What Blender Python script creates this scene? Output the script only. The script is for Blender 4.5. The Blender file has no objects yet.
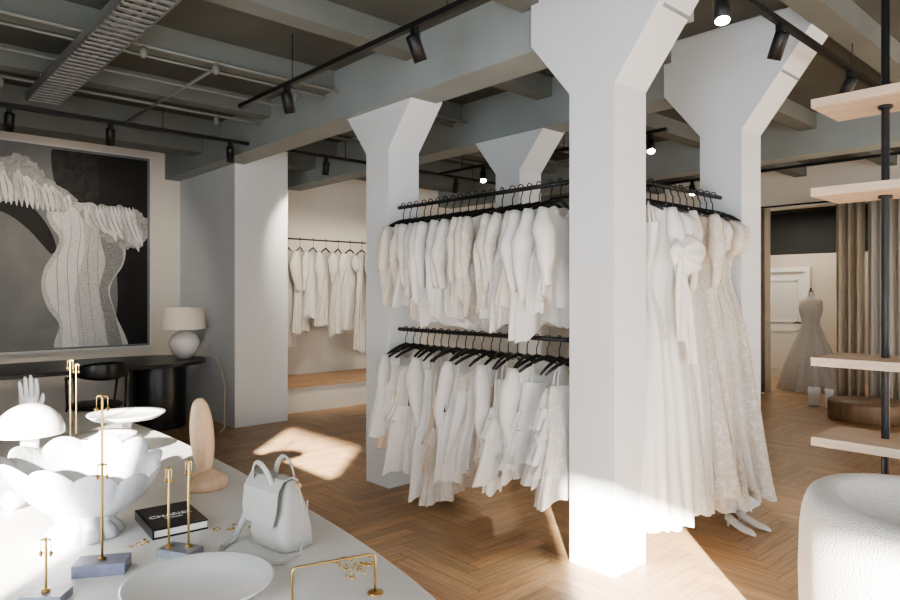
import bpy, math, random
from math import sin, cos, pi, sqrt, atan2, radians, exp
from mathutils import Vector, Matrix
random.seed(7)
C = bpy.context.scene.collection

# ------------------------------------------------------------ materials
def new_mat(name):
    m = bpy.data.materials.new(name); m.use_nodes = True
    nt = m.node_tree; b = nt.nodes['Principled BSDF']
    return m, nt, b

def add_translucent(nt, b, colsock, fac=0.3):
    out = nt.nodes['Material Output']
    tr = nt.nodes.new('ShaderNodeBsdfTranslucent'); mx = nt.nodes.new('ShaderNodeMixShader')
    mx.inputs[0].default_value = fac
    nt.links.new(colsock, tr.inputs['Color'])
    nt.links.new(b.outputs[0], mx.inputs[1]); nt.links.new(tr.outputs[0], mx.inputs[2])
    nt.links.new(mx.outputs[0], out.inputs['Surface'])

def mat(name, col, rough=0.5, metal=0.0, var=0.0, vscale=4.0, bump=0.0, bscale=40.0, emit=0.0, sheen=0.0, coat=0.0, spec=None, vor=False, trans=0):
    m, nt, b = new_mat(name)
    b.inputs['Roughness'].default_value = rough
    b.inputs['Metallic'].default_value = metal
    if sheen: b.inputs['Sheen Weight'].default_value = sheen
    if coat: b.inputs['Coat Weight'].default_value = coat
    if spec is not None: b.inputs['Specular IOR Level'].default_value = spec
    tc = nt.nodes.new('ShaderNodeTexCoord')
    n = nt.nodes.new('ShaderNodeTexNoise'); n.inputs['Scale'].default_value = vscale
    n.inputs['Detail'].default_value = 6
    nt.links.new(tc.outputs['Object'], n.inputs['Vector'])
    r = nt.nodes.new('ShaderNodeValToRGB')
    lo = [max(0, c*(1-var)) for c in col]; hi = [min(1, c*(1+var*0.6)) for c in col]
    r.color_ramp.elements[0].color = (*lo, 1); r.color_ramp.elements[1].color = (*hi, 1)
    r.color_ramp.elements[0].position = 0.3; r.color_ramp.elements[1].position = 0.7
    nt.links.new(n.outputs['Fac'], r.inputs['Fac'])
    nt.links.new(r.outputs['Color'], b.inputs['Base Color'])
    if bump:
        if vor:
            n2 = nt.nodes.new('ShaderNodeTexVoronoi'); n2.inputs['Scale'].default_value = bscale
            o = n2.outputs['Distance']
        else:
            n2 = nt.nodes.new('ShaderNodeTexNoise'); n2.inputs['Scale'].default_value = bscale
            n2.inputs['Detail'].default_value = 5; o = n2.outputs['Fac']
        nt.links.new(tc.outputs['Object'], n2.inputs['Vector'])
        bp = nt.nodes.new('ShaderNodeBump'); bp.inputs['Strength'].default_value = bump
        bp.inputs['Distance'].default_value = 0.01
        nt.links.new(o, bp.inputs['Height']); nt.links.new(bp.outputs['Normal'], b.inputs['Normal'])
    if emit:
        b.inputs['Emission Color'].default_value = (*col, 1); b.inputs['Emission Strength'].default_value = emit
    if trans: add_translucent(nt, b, r.outputs['Color'], trans)
    return m

def lace_mat(name, c1, c2, scale, lo=0.25, hi=0.6):
    m, nt, b = new_mat(name)
    b.inputs['Roughness'].default_value = 0.8
    b.inputs['Sheen Weight'].default_value = 0.3
    tc = nt.nodes.new('ShaderNodeTexCoord')
    v = nt.nodes.new('ShaderNodeTexVoronoi'); v.inputs['Scale'].default_value = scale
    n = nt.nodes.new('ShaderNodeTexNoise'); n.inputs['Scale'].default_value = scale*0.35; n.inputs['Detail'].default_value = 3
    ad = nt.nodes.new('ShaderNodeMath'); ad.operation = 'MULTIPLY_ADD'
    nt.links.new(tc.outputs['Object'], v.inputs['Vector']); nt.links.new(tc.outputs['Object'], n.inputs['Vector'])
    nt.links.new(v.outputs['Distance'], ad.inputs[0]); ad.inputs[1].default_value = 0.7
    nt.links.new(n.outputs['Fac'], ad.inputs[2])
    r = nt.nodes.new('ShaderNodeValToRGB')
    r.color_ramp.elements[0].color = (*c1, 1); r.color_ramp.elements[1].color = (*c2, 1)
    r.color_ramp.elements[0].position = lo+0.35; r.color_ramp.elements[1].position = hi+0.35
    nt.links.new(ad.outputs[0], r.inputs['Fac']); nt.links.new(r.outputs['Color'], b.inputs['Base Color'])
    bp = nt.nodes.new('ShaderNodeBump'); bp.inputs['Strength'].default_value = 0.4; bp.inputs['Distance'].default_value = 0.005
    bp.invert = True
    nt.links.new(ad.outputs[0], bp.inputs['Height']); nt.links.new(bp.outputs['Normal'], b.inputs['Normal'])
    add_translucent(nt, b, r.outputs['Color'], .25)
    return m

def floor_mat():
    m, nt, b = new_mat('oak_herringbone')
    a = nt.nodes.new('ShaderNodeAttribute'); a.attribute_name = 'Col'
    uv = nt.nodes.new('ShaderNodeUVMap')
    mp = nt.nodes.new('ShaderNodeMapping'); mp.inputs['Scale'].default_value = (2.5, 40, 1)
    nt.links.new(uv.outputs['UV'], mp.inputs['Vector'])
    n = nt.nodes.new('ShaderNodeTexNoise'); n.inputs['Scale'].default_value = 1.5; n.inputs['Detail'].default_value = 8; n.inputs['Distortion'].default_value = 0.8
    nt.links.new(mp.outputs['Vector'], n.inputs['Vector'])
    r = nt.nodes.new('ShaderNodeValToRGB')
    r.color_ramp.elements[0].color = (0.43, 0.25, 0.125, 1); r.color_ramp.elements[1].color = (0.70, 0.475, 0.275, 1)
    r.color_ramp.elements[0].position = 0.25; r.color_ramp.elements[1].position = 0.75
    nt.links.new(n.outputs['Fac'], r.inputs['Fac'])
    mx = nt.nodes.new('ShaderNodeMix'); mx.data_type = 'RGBA'; mx.blend_type = 'MULTIPLY'; mx.inputs[0].default_value = 1
    nt.links.new(r.outputs['Color'], mx.inputs[6]); nt.links.new(a.outputs['Color'], mx.inputs[7])
    nt.links.new(mx.outputs[2], b.inputs['Base Color'])
    b.inputs['Roughness'].default_value = 0.36
    return m

def wood_mat(name, c1, c2, rough=0.5, scale=(1, 14, 14)):
    m, nt, b = new_mat(name)
    tc = nt.nodes.new('ShaderNodeTexCoord'); mp = nt.nodes.new('ShaderNodeMapping'); mp.inputs['Scale'].default_value = scale
    nt.links.new(tc.outputs['Object'], mp.inputs['Vector'])
    n = nt.nodes.new('ShaderNodeTexNoise'); n.inputs['Scale'].default_value = 2; n.inputs['Detail'].default_value = 6; n.inputs['Distortion'].default_value = 1
    nt.links.new(mp.outputs['Vector'], n.inputs['Vector'])
    r = nt.nodes.new('ShaderNodeValToRGB')
    r.color_ramp.elements[0].color = (*c1, 1); r.color_ramp.elements[1].color = (*c2, 1)
    r.color_ramp.elements[0].position = 0.3; r.color_ramp.elements[1].position = 0.7
    nt.links.new(n.outputs['Fac'], r.inputs['Fac']); nt.links.new(r.outputs['Color'], b.inputs['Base Color'])
    b.inputs['Roughness'].default_value = rough
    return m

M = {}
M['wall'] = mat('wall_cream', (0.78, 0.745, 0.68), 0.85, var=0.04, vscale=2, bump=0.08, bscale=60)
M['wallf'] = mat('wall_beige', (0.60, 0.55, 0.48), 0.85, var=0.04, vscale=2)
M['dark'] = mat('dark_paint', (0.03, 0.034, 0.034), 0.85, var=.1)
M['col'] = mat('column_white', (0.69, 0.73, 0.765), 0.8, var=0.03, vscale=2, bump=0.08, bscale=50)
M['beam'] = mat('beam_grey', (0.30, 0.34, 0.345), 0.8, var=0.08, vscale=2, bump=0.15, bscale=30)
M['ceil'] = mat('ceiling_grey_green', (0.088, 0.098, 0.09), 0.9, var=0.18, vscale=1.5, bump=0.2, bscale=20)
M['rib'] = mat('rib_grey', (0.155,0.172,0.165), .85, var=.12, vscale=2)
M['floor'] = floor_mat()
M['gap'] = mat('floor_joint', (0.10, 0.055, 0.028), 0.8)
M['black'] = mat('black_metal', (0.010, 0.010, 0.011), 0.45)
M['blackwood'] = mat('black_lacquer', (0.010, 0.010, 0.012), 0.3, var=0.1)
M['steel'] = mat('galvanised_steel', (0.34, 0.35, 0.35), 0.45, 0.6, var=0.1)
M['pipe'] = mat('conduit_grey', (0.17, 0.18, 0.175), 0.6)
M['brass'] = mat('brass', (0.62, 0.42, 0.17), 0.28, 1.0)
M['gold'] = mat('gold_jewellery', (0.78, 0.53, 0.22), 0.25, 1.0)
M['table'] = mat('table_white', (0.78, 0.765, 0.74), 0.45, var=0.02)
M['ceramic'] = mat('white_ceramic', (0.80, 0.795, 0.78), 0.25, var=0.02, coat=0.3)
M['plaster'] = mat('white_plaster', (0.56, 0.57, 0.59), 0.5, var=0.12, vscale=8, bump=0.3, bscale=60)
M['boucle'] = mat('boucle_fabric', (0.76, 0.75, 0.73), 0.95, var=0.08, vscale=120, bump=1.0, bscale=140, sheen=0.4)
M['shade'] = mat('linen_shade', (0.86, 0.80, 0.72), 0.9, bump=0.2, bscale=200)
M['stone'] = mat('lilac_stone', (0.20, 0.20, 0.28), 0.35, var=0.25, vscale=30)
M['stone2'] = mat('grey_marble', (0.26, 0.27, 0.31), 0.35, var=0.3, vscale=25)
M['leather'] = mat('grey_ivory_leather', (0.38, 0.365, 0.335), 0.5, var=0.05, bump=0.15, bscale=150)
M['bust'] = wood_mat('pale_wood', (0.48, 0.32, 0.20), (0.64, 0.46, 0.32), 0.6, (10, 10, 2))
M['shelf'] = wood_mat('shelf_wood', (0.50, 0.40, 0.31), (0.66, 0.55, 0.44), 0.6, (14, 1, 14))
M['podium'] = wood_mat('podium_wood', (0.20, 0.12, 0.065), (0.30, 0.19, 0.11), 0.5, (8, 8, 1))
M['slab'] = wood_mat('platform_wood', (0.42, 0.26, 0.15), (0.56, 0.38, 0.24), 0.5)
M['curtain'] = mat('beige_curtain', (0.64, 0.56, 0.44), 0.9, var=0.08, vscale=6, trans=.25)
M['curtain2'] = mat('sheer_curtain', (0.80, 0.77, 0.72), 0.9, trans=.4)
M['door'] = mat('door_paint', (0.80, 0.80, 0.78), 0.5)
M['book'] = mat('book_cover', (0.010, 0.010, 0.012), 0.35)
M['paper'] = mat('book_pages', (0.8, 0.78, 0.72), 0.8)
M['text'] = mat('white_print', (0.85, 0.85, 0.85), 0.6)
M['lens'] = mat('lamp_lens', (1.0, 0.95, 0.87), 0.4, emit=70)
M['lensoff'] = mat('lamp_lens_off', (0.05, 0.05, 0.05), 0.3)
M['frame'] = mat('window_frame', (0.05, 0.05, 0.05), 0.5)
M['cable'] = mat('cable_white', (0.7, 0.66, 0.5), 0.6)
F = [mat('fabric_white', (0.89, 0.885, 0.87), 0.75, var=0.03, bump=0.12, bscale=90, sheen=0.3, trans=.25),
     mat('fabric_ivory', (0.87, 0.82, 0.74), 0.75, var=0.04, bump=0.12, bscale=90, sheen=0.3, trans=.25),
     mat('satin_ivory', (0.89, 0.875, 0.835), 0.42, var=0.02, sheen=0.1, trans=.15),
     lace_mat('lace_ivory', (0.90, 0.875, 0.82), (0.76, 0.70, 0.62), 80),
     lace_mat('lace_white', (0.90, 0.895, 0.88), (0.77, 0.745, 0.71), 110),
     lace_mat('lace_floral', (0.90, 0.885, 0.85), (0.71, 0.665, 0.60), 55),
     mat('fabric_blush', (0.82, 0.68, 0.56), 0.8, var=0.05, bump=0.2, bscale=80, sheen=0.3, trans=.25)]

# ------------------------------------------------------------ mesh builder
class MB:
    def __init__(s): s.v = []; s.f = []; s.m = []; s.s = []
    def add(s, vs, fs, mi=0, smooth=False):
        o = len(s.v); s.v += [tuple(p) for p in vs]
        for f in fs: s.f.append([i+o for i in f]); s.m.append(mi); s.s.append(smooth)
    def box(s, x0, x1, y0, y1, z0, z1, mi=0):
        vs = [(x0,y0,z0),(x1,y0,z0),(x1,y1,z0),(x0,y1,z0),(x0,y0,z1),(x1,y0,z1),(x1,y1,z1),(x0,y1,z1)]
        s.add(vs, [(0,3,2,1),(4,5,6,7),(0,1,5,4),(1,2,6,5),(2,3,7,6),(3,0,4,7)], mi)
    def obox(s, c, size, rot=0, mi=0, tilt=None):
        R = Matrix.Rotation(rot, 3, 'Z')
        if tilt: R = R @ Matrix.Rotation(tilt[0], 3, tilt[1])
        vs = []
        for z in (-.5, .5):
            for (x, y) in ((-.5,-.5),(.5,-.5),(.5,.5),(-.5,.5)):
                vs.append(Vector(c) + R @ Vector((x*size[0], y*size[1], z*size[2])))
        s.add(vs, [(0,3,2,1),(4,5,6,7),(0,1,5,4),(1,2,6,5),(2,3,7,6),(3,0,4,7)], mi)
    def loft(s, rings, mi=0, cap0=True, cap1=True, smooth=True):
        n = len(rings[0]); vs = []; fs = []
        for r in rings: vs += list(r)
        for i in range(len(rings)-1):
            for j in range(n):
                k = (j+1) % n
                fs.append((i*n+j, i*n+k, (i+1)*n+k, (i+1)*n+j))
        if cap0: fs.append(tuple(reversed(range(n))))
        if cap1: fs.append(tuple((len(rings)-1)*n+j for j in range(n)))
        s.add(vs, fs, mi, smooth)
    def sheet(s, rows, mi=0):
        n = len(rows[0]); vs = [p for r in rows for p in r]; fs = []
        for i in range(len(rows)-1):
            for j in range(n-1): fs.append((i*n+j, i*n+j+1, (i+1)*n+j+1, (i+1)*n+j))
        s.add(vs, fs, mi, True)
    def tube(s, path, r, n=8, mi=0, flat=1.0):
        P = [Vector(p) for p in path]; rings = []
        up = None
        for i, p in enumerate(P):
            t = (P[min(i+1, len(P)-1)] - P[max(i-1, 0)]).normalized()
            if up is None:
                a = Vector((0,0,1)) if abs(t.z) < .9 else Vector((1,0,0))
                up = (a - t*a.dot(t)).normalized()
            else:
                up = (up - t*up.dot(t)).normalized()
            q = t.cross(up)
            rr = r[i] if isinstance(r, (list, tuple)) else r
            rings.append([p + up*(rr*cos(2*pi*k/n)) + q*(rr*flat*sin(2*pi*k/n)) for k in range(n)])
        s.loft(rings, mi)
    def lathe(s, c, prof, n=40, mi=0, mod=None, cap0=True, cap1=True, sx=1, sy=1):
        rings = []
        for (r, z) in prof:
            ring = []
            for k in range(n):
                a = 2*pi*k/n; rr = r*(mod(a, z, r) if mod else 1)
                ring.append((c[0]+rr*cos(a)*sx, c[1]+rr*sin(a)*sy, c[2]+z))
            rings.append(ring)
        s.loft(rings, mi, cap0, cap1)
    def obj(s, name, mats, parent=None, bevel=0, subsurf=0, col=None):
        me = bpy.data.meshes.new(name); me.from_pydata(s.v, [], s.f)
        for m in mats: me.materials.append(m)
        me.polygons.foreach_set('material_index', s.m)
        me.polygons.foreach_set('use_smooth', s.s)
        me.update()
        o = bpy.data.objects.new(name, me); C.objects.link(o)
        if bevel:
            b = o.modifiers.new('bevel', 'BEVEL'); b.width = bevel; b.segments = 3; b.limit_method = 'ANGLE'
        if subsurf:
            b = o.modifiers.new('sub', 'SUBSURF'); b.levels = subsurf; b.render_levels = subsurf
        if parent: o.parent = parent
        return o

def boxobj(name, x0, x1, y0, y1, z0, z1, m, bevel=0):
    b = MB(); b.box(x0, x1, y0, y1, z0, z1); return b.obj(name, [m], bevel=bevel)

# ------------------------------------------------------------ room shell
XW, YN, YP, YB, XF, ZC = -1.6, -4.8, 8.7, 8.4, 10.3, 3.35
def build_floor():
    W, k = 0.095, 6
    vs, fs, cols, uvs = [(-1.9, -5.1, -.004), (12.7, -5.1, -.004), (12.7, 9.0, -.004), (-1.9, 9.0, -.004)], [(0,1,2,3)], [], []
    mi = [1]; cols.append((1,1,1)); uvs.append([(0,0)]*4)
    g = 0.0009
    rnd = random.Random(3)
    for i in range(-40, 41):
        for n in range(-170, 190):
            ox, oy = n + k*i, n - k*i
            for hv in (0, 1):
                if hv == 0: x0, x1, y0, y1 = ox, ox+k, oy, oy+1
                else: x0, x1, y0, y1 = ox+k, ox+k+1, oy+1-k, oy+1
                x0 *= W; x1 *= W; y0 *= W; y1 *= W
                cx, cy = (x0+x1)/2, (y0+y1)/2
                if cx < -1.7 or cx > 12.5 or cy < -4.9 or cy > 8.8: continue
                x0 += g; x1 -= g; y0 += g; y1 -= g
                b = len(vs)
                vs += [(x0,y0,0),(x1,y0,0),(x1,y1,0),(x0,y1,0)]; fs.append((b,b+1,b+2,b+3)); mi.append(0)
                t = rnd.uniform(.78, 1.06); w = rnd.uniform(-.04, .04)
                cols.append((t*(1+w), t, t*(1-w)))
                o1, o2 = rnd.uniform(0, 50), rnd.uniform(0, 50)
                L, H = k*W, W
                if hv == 0: uvs.append([(o1,o2),(o1+L,o2),(o1+L,o2+H),(o1,o2+H)])
                else: uvs.append([(o1,o2),(o1,o2+H),(o1+L,o2+H),(o1+L,o2)])
    me = bpy.data.meshes.new('floor'); me.from_pydata(vs, [], fs)
    me.materials.append(M['floor']); me.materials.append(M['gap'])
    me.polygons.foreach_set('material_index', mi)
    ca = me.color_attributes.new('Col', 'FLOAT_COLOR', 'CORNER'); uvl = me.uv_layers.new(name='UVMap')
    li = 0
    for p in range(len(fs)):
        for q in range(4):
            ca.data[li].color = (*cols[p], 1); uvl.data[li].uv = uvs[p][q]; li += 1
    me.update()
    o = bpy.data.objects.new('floor', me); C.objects.link(o)
build_floor()

boxobj('ceiling', -1.9, 12.7, -5.1, 9.0, ZC, ZC+.15, M['ceil'])
boxobj('wall_left', XW, 3.23, YP, YP+.25, 0, ZC, M['wall'])
boxobj('wall_pier', 3.23, 3.88, 7.08, YP+.2, 0, ZC, M['col'])
boxobj('wall_back', 3.88, XF+.2, YB, YB+.5, 0, ZC, M['wall'])
b = MB()
b.box(XF, XF+.2, 4.45, YB, 0, ZC); b.box(XF, XF+.2, 2.1, 4.45, 2.75, ZC); b.box(XF, XF+.2, YN, 2.1, 0, ZC)
b.obj('wall_right', [M['wall']])
b = MB(); b.box(12.4, 12.6, 1.0, 7.0, 0, 2.18, 0); b.box(12.4, 12.6, 1.0, 7.0, 2.18, ZC, 1)
b.obj('wall_fitting_room', [M['wallf'], M['dark']])
boxobj('wall_fitting_side', XF+.2, 12.4, 6.8, 7.0, 0, ZC, M['wallf'])
boxobj('wall_fitting_near', XF+.2, 12.4, 1.0, 1.2, 0, ZC, M['wallf'])
b = MB()
SILL = 0.2
W1, W2 = (-4.45, -2.30, 2.62), (-0.12, 1.38, 2.46)
for (y0, y1) in ((YN-.2, W1[0]), (W1[1], W2[0]), (W2[1], YP+.2)): b.box(XW-.2, XW, y0, y1, 0, ZC)
for (y0, y1, h) in (W1, W2):
    b.box(XW-.2, XW, y0, y1, 0, SILL); b.box(XW-.2, XW, y0, y1, h, ZC)
b.obj('wall_street', [M['wall']])
b = MB()
wins = [(-1.0, 1.3), (1.6, 3.9), (4.2, 6.5), (6.8, 9.1)]  # unseen windows, added so soft light reaches the front-facing sides
xs = [XW] + [v for w in wins for v in w] + [XF+.2]
for i in range(0, len(xs), 2): b.box(xs[i], xs[i+1], YN-.2, YN, 0, ZC)
for (x0, x1) in wins:
    b.box(x0, x1, YN-.2, YN, 0, .3); b.box(x0, x1, YN-.2, YN, 2.3, ZC)
b.obj('wall_front', [M['wall']])
def window(name, axis, a0, a1, z0, z1):
    b = MB(); t = .03
    def bx(p0, p1, q0, q1):
        if axis == 'Y': b.box(XW-.13, XW-.10, p0, p1, q0, q1)
        else: b.box(p0, p1, YN-.13, YN-.07, q0, q1)
    bx(a0, a0+t, z0, z1); bx(a1-t, a1, z0, z1); bx(a0, a1, z0, z0+t); bx(a0, a1, z1-t, z1)
    if axis == 'X': bx((a0+a1)/2-.02, (a0+a1)/2+.02, z0, z1)
    b.obj(name, [M['frame']])
window('window_1', 'Y', W1[0], W1[1], SILL, W1[2]); window('window_2', 'Y', W2[0], W2[1], SILL, W2[2])
for i, w in enumerate(wins): window('window_%d' % (i+3), 'X', w[0], w[1], .3, 2.3)
boxobj('baseboard_left', XW, 3.23, YP-.015, YP, 0, .09, M['door'])
boxobj('baseboard_back', 6.3, XF, YB-.015, YB, 0, .09, M['door'])

boxobj('ceiling_beam_1', 3.04, 3.34, 1.74, YP, 2.94, ZC, M['beam'])
boxobj('ceiling_beam_2', 4.51, 4.79, 1.74, YP-.31, 2.94, ZC, M['beam'])
boxobj('ceiling_beam_3', 7.4, 7.7, YN, YB, 2.94, ZC, M['beam'])
boxobj('ceiling_beam_4', XW, XF, 7.5, 7.8, 3.1, ZC, M['rib'])
boxobj('ceiling_beam_5', -.5, -.2, YN, YP, 2.94, ZC, M['beam'])
b = MB()
y = -4.2
while y < 8.3:
    b.box(XW, XF, y, y+.16, 3.19, ZC); y += 1.12
b.obj('ceiling_ribs', [M['rib']])
boxobj('ceiling_fitting', XF+.2, 12.4, 1.2, 6.8, 2.9, 3.0, M['dark'])

def column(name, x, y, big):
    a, bb = y, y+.3
    prof = [(a,0),(bb,0),(bb,2.61),(bb+.28,2.95),(bb+.28,3.34)]
    if big: prof += [(a-.55,3.34),(a,2.61)]
    else: prof += [(a-.28,3.34),(a-.28,2.95),(a,2.61)]
    n = len(prof); mb = MB()
    vs = [(x, p[0], p[1]) for p in prof] + [(x+.3, p[0], p[1]) for p in prof]
    fs = [tuple(reversed(range(n))), tuple(range(n, 2*n))] + [(i, (i+1)%n, (i+1)%n+n, i+n) for i in range(n)]
    mb.add(vs, fs)
    mb.obj(name, [M['col']], bevel=.004)
column('column', 3.0, 2.0, True); column('column', 3.1, 4.09, False)
column('column', 4.52, 4.02, False); column('column', 4.5, 2.0, True)

b = MB(); b.box(3.88, 6.3, 7.45, YB, 0, .31, 0); b.box(3.88, 6.32, 7.42, YB, .31, .35, 1)
b.obj('display_platform', [M['wall'], M['slab']])

# ------------------------------------------------------------ ceiling services
def track(name, p0, p1):
    b = MB(); x0, y0 = p0; x1, y1 = p1; w = .018
    b.box(min(x0,x1)-w, max(x0,x1)+w, min(y0,y1)-w, max(y0,y1)+w, 2.99, 3.02)
    n = 4
    for i in range(n):
        t = (i+.5)/n; x = x0+(x1-x0)*t; y = y0+(y1-y0)*t
        b.tube([(x,y,3.01),(x,y,ZC)], .004, 6)
    b.obj(name, [M['black']])
track('lighting_track', (2.38, -1.5), (2.38, 5.1))
track('lighting_track', (-.8, 6.35), (7.2, 6.35))
track('lighting_track', (1.5, 1.5), (7.2, 1.5))
track('lighting_track', (5.6, 3.2), (5.6, 6.3))
track('lighting_track', (8.4, 0.6), (8.4, 6.8))
def spot(x, y, aim=(0,0,-1), on=False, s=1.0):
    b = MB(); a = Vector(aim).normalized(); c = Vector((x, y, 2.90))
    b.obox((x, y, 2.975), (.035, .035, .05)); b.tube([(x,y,2.97),(x,y,2.91)], .008, 8)
    p0 = c - a*.05*s; p1 = c + a*.10*s
    q = a.orthogonal().normalized(); w = a.cross(q)
    R = .038*s
    def ring(p, r): return [p + q*r*cos(2*pi*k/20) + w*r*sin(2*pi*k/20) for k in range(20)]
    b.loft([ring(p0, R*.8), ring(p0+a*.01, R), ring(p1, R), ring(p1, R*.88)], 0, True, False)
    b.add(ring(p1-a*.001, R*.9), [tuple(range(20))], 1)
    b.obj('track_spotlight', [M['black'], M['lens'] if on else M['lensoff']])
for (x, y, aim, on) in [(2.38,4.35,(.3,.1,-1),0),(2.38,2.9,(.5,0,-1),0),(1.0,6.35,(0,.3,-1),0),(1.75,6.35,(.1,.3,-1),0),(2.85,6.35,(.3,.6,-1),0),
                    (3.95,6.35,(0,.2,-1),0),(5.6,5.55,(-.45,-.45,-1),1),(5.6,3.35,(-.5,-.4,-1),1),(3.15,1.5,(-.3,-.2,-1),1),(3.85,1.5,(.2,.45,-1),0),(5.0,1.5,(0,.5,-1),0),
                    (8.4,1.9,(0.1,.1,-1),0),(8.4,4.4,(-.5,-.3,-1),1),(5.9,6.35,(0,.3,-1),0)]:
    spot(x, y, aim, on)
b = MB()
for x in (1.12, 1.35):
    b.box(x, x+.012, 1.2, 6.4, 3.08, 3.15)
yy = 1.25
while yy < 6.4: b.box(1.12, 1.36, yy, yy+.03, 3.08, 3.09); yy += .085
b.box(1.19, 1.23, 1.2, 6.4, 3.095, 3.12, 1); b.box(1.26, 1.285, 1.2, 6.4, 3.095, 3.12, 0)
for yy in (1.6, 3.6, 5.9): b.tube([(1.13,yy,3.1),(1.13,yy,ZC)], .005, 6); b.tube([(1.35,yy,3.1),(1.35,yy,ZC)], .005, 6)
b.obj('cable_tray', [M['steel'], M['pipe']])
b = MB()
for (y, z, r) in ((4.7, 3.165, .014), (4.9, 3.165, .01), (6.1, 3.165, .014), (5.4,3.165,.012)):
    b.tube([(XW, y, z), (7.2, y, z)], r, 8)
for x in (2.05,): b.tube([(x, 4.7, 3.165), (x, 7.0, 3.165)], .012, 8)
for (x, y) in ((2.0, 4.7), (1.5, 4.7), (2.75, 4.9), (.9, 6.1), (2.6,6.1)): b.lathe((x, y, 3.08), [(.015,0),(.026,.02),(.026,.05),(.012,.08)], 12)
b.obj('ceiling_conduit', [M['pipe']])

# ------------------------------------------------------------ wall picture
def art(u, v):
    return (1.262 + 1.50*(u/150) + .078*(u/150)**2, 1.5 + (293-v)*(.01087+.0000105*u))
def artclamp(x, z): return min(max(x, .46), 2.81), min(max(z, .875), 3.14)
def artpoly(mb, pts, layer, mi, sub=6, jag=0, jf=9):
    P = pts; n = len(P); out = []
    for i in range(n):
        p0, p1, p2, p3 = [Vector(P[(i+k-1) % n]) for k in range(4)]
        for s in range(sub):
            t = s/sub
            out.append(.5*((2*p1)+(p2-p0)*t+(2*p0-5*p1+4*p2-p3)*t*t+(3*p1-p0-3*p2+p3)*t**3))
    c = sum(out, Vector((0,0)))/len(out)
    vs = []
    for k, q in enumerate(out):
        if jag:
            d = (q-c).normalized(); q = q + d*jag*(sin(k*jf*.1)+.6*sin(k*jf*.23+1))
        x, z = artclamp(*art(q[0], q[1]))
        vs.append((x, 8.655-.0012*layer, z))
    mb.add(vs, [tuple(range(len(vs)))], mi)
def stroke(mb, pts, w0, w1, layer, mi):
    L, Rr = [], []; n = len(pts)
    for i, p in enumerate(pts):
        a = Vector(pts[max(0,i-1)]); c = Vector(pts[min(n-1,i+1)]); d = (c-a).normalized(); nn = Vector((-d.y, d.x))
        t = i/(n-1); w = (w0+(w1-w0)*t)*(.15+.85*sin(pi*min(.97,max(.03,t))))
        L.append(tuple(Vector(p)+nn*w)); Rr.append(tuple(Vector(p)-nn*w))
    artpoly(mb, L+Rr[::-1], layer, mi, 4)
px0, px1, pz0, pz1 = .42, 2.84, .85, 3.17
fr = MB()
fr.box(px0, px1, 8.66, 8.7, pz0, pz1, 0)
for (a0,a1,c0,c1) in ((px0-.02,px1+.02,pz0-.02,pz0),(px0-.02,px1+.02,pz1,pz1+.02),(px0-.02,px0,pz0,pz1),(px1,px1+.02,pz0,pz1)):
    fr.box(a0,a1,8.635,8.7,c0,c1,5)
artpoly(fr, [(60,135),(84,130),(120,132),(156,135),(156,355),(112,355),(116,300),(112,250),(100,215),(84,196),(62,176)], 1, 1)
artpoly(fr, [(50,150),(62,140),(80,143),(92,156),(97,178),(96,198),(80,206),(62,200),(52,180)], 2, 2)
artpoly(fr, [(-60,186),(-20,188),(8,194),(30,206),(46,226),(54,246),(50,254),(42,246),(26,228),(4,212),(-30,204),(-60,202)], 2, 1)
body = [(45,214),(52,204),(64,199),(78,203),(90,203),(98,210),(104,224),(116,238),(124,250),(121,266),(111,280),(108,294),(114,315),(124,352),(56,352),(57,325),(46,308),(40,288),(43,268),(54,250),(57,238),(49,226)]
artpoly(fr, body, 3, 3)
artpoly(fr, [(50,216),(60,207),(72,208),(80,222),(82,250),(76,275),(72,300),(76,350),(61,350),(60,322),(49,302),(44,282),(49,266),(60,250),(62,236)], 4, 6)
artpoly(fr, [(98,214),(106,228),(120,248),(121,262),(110,280),(106,292),(114,318),(121,350),(108,350),(102,318),(97,290),(103,262),(98,238)], 4, 7)
rn = random.Random(4)
# broad puffed ruffle folds
artpoly(fr, [(-12,184),(-6,168),(4,158),(18,154),(30,160),(38,168),(46,178),(60,188),(74,200),(62,212),(44,210),(24,200),(4,202),(-10,198)], 5, 8, 8, 1.2, 9)
for i in range(16):
    t = i/15; x0 = -8+74*t; y0 = 192+16*t; h = (30-17*t)*(.85+.3*rn.random()); lean = rn.uniform(-9, 3)
    pts = [(x0, y0+7), (x0+lean*.2, y0-h*.3), (x0+lean*.6+rn.uniform(-2,2), y0-h*.7), (x0+lean, y0-h)]
    stroke(fr, pts, 3.2, 4.6, 6+(i%4), (6,4,3,6)[i%4])
for i in range(12):
    t = i/11; x0 = -4+70*t; y0 = 190+16*t; h = (20-10*t)
    stroke(fr, [(x0, y0+6), (x0-1, y0-h*.4), (x0-4, y0-h)], .5, .9, 10, 8)
artpoly(fr, [(78,214),(94,206),(114,206),(134,210),(148,220),(149,234),(140,246),(124,249),(108,242),(92,232)], 5, 8, 8, 1.2, 8)
for i in range(14):
    t = i/13; x0 = 82+50*t; y0 = 211+2*t; h = (20+14*t)*(.85+.3*rn.random()); lean = rn.uniform(2, 14)
    pts = [(x0, y0-4), (x0+lean*.3, y0+h*.3), (x0+lean*.7+rn.uniform(-2,2), y0+h*.65), (x0+lean, y0+h)]
    stroke(fr, pts, 3.0, 4.4, 6+(i%4), (6,4,3,6)[i%4])
for i in range(10):
    t = i/9; x0 = 86+48*t; h = 16+12*t
    stroke(fr, [(x0, 212), (x0+3, 212+h*.5), (x0+8, 212+h)], .5, .9, 10, 8)
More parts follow.
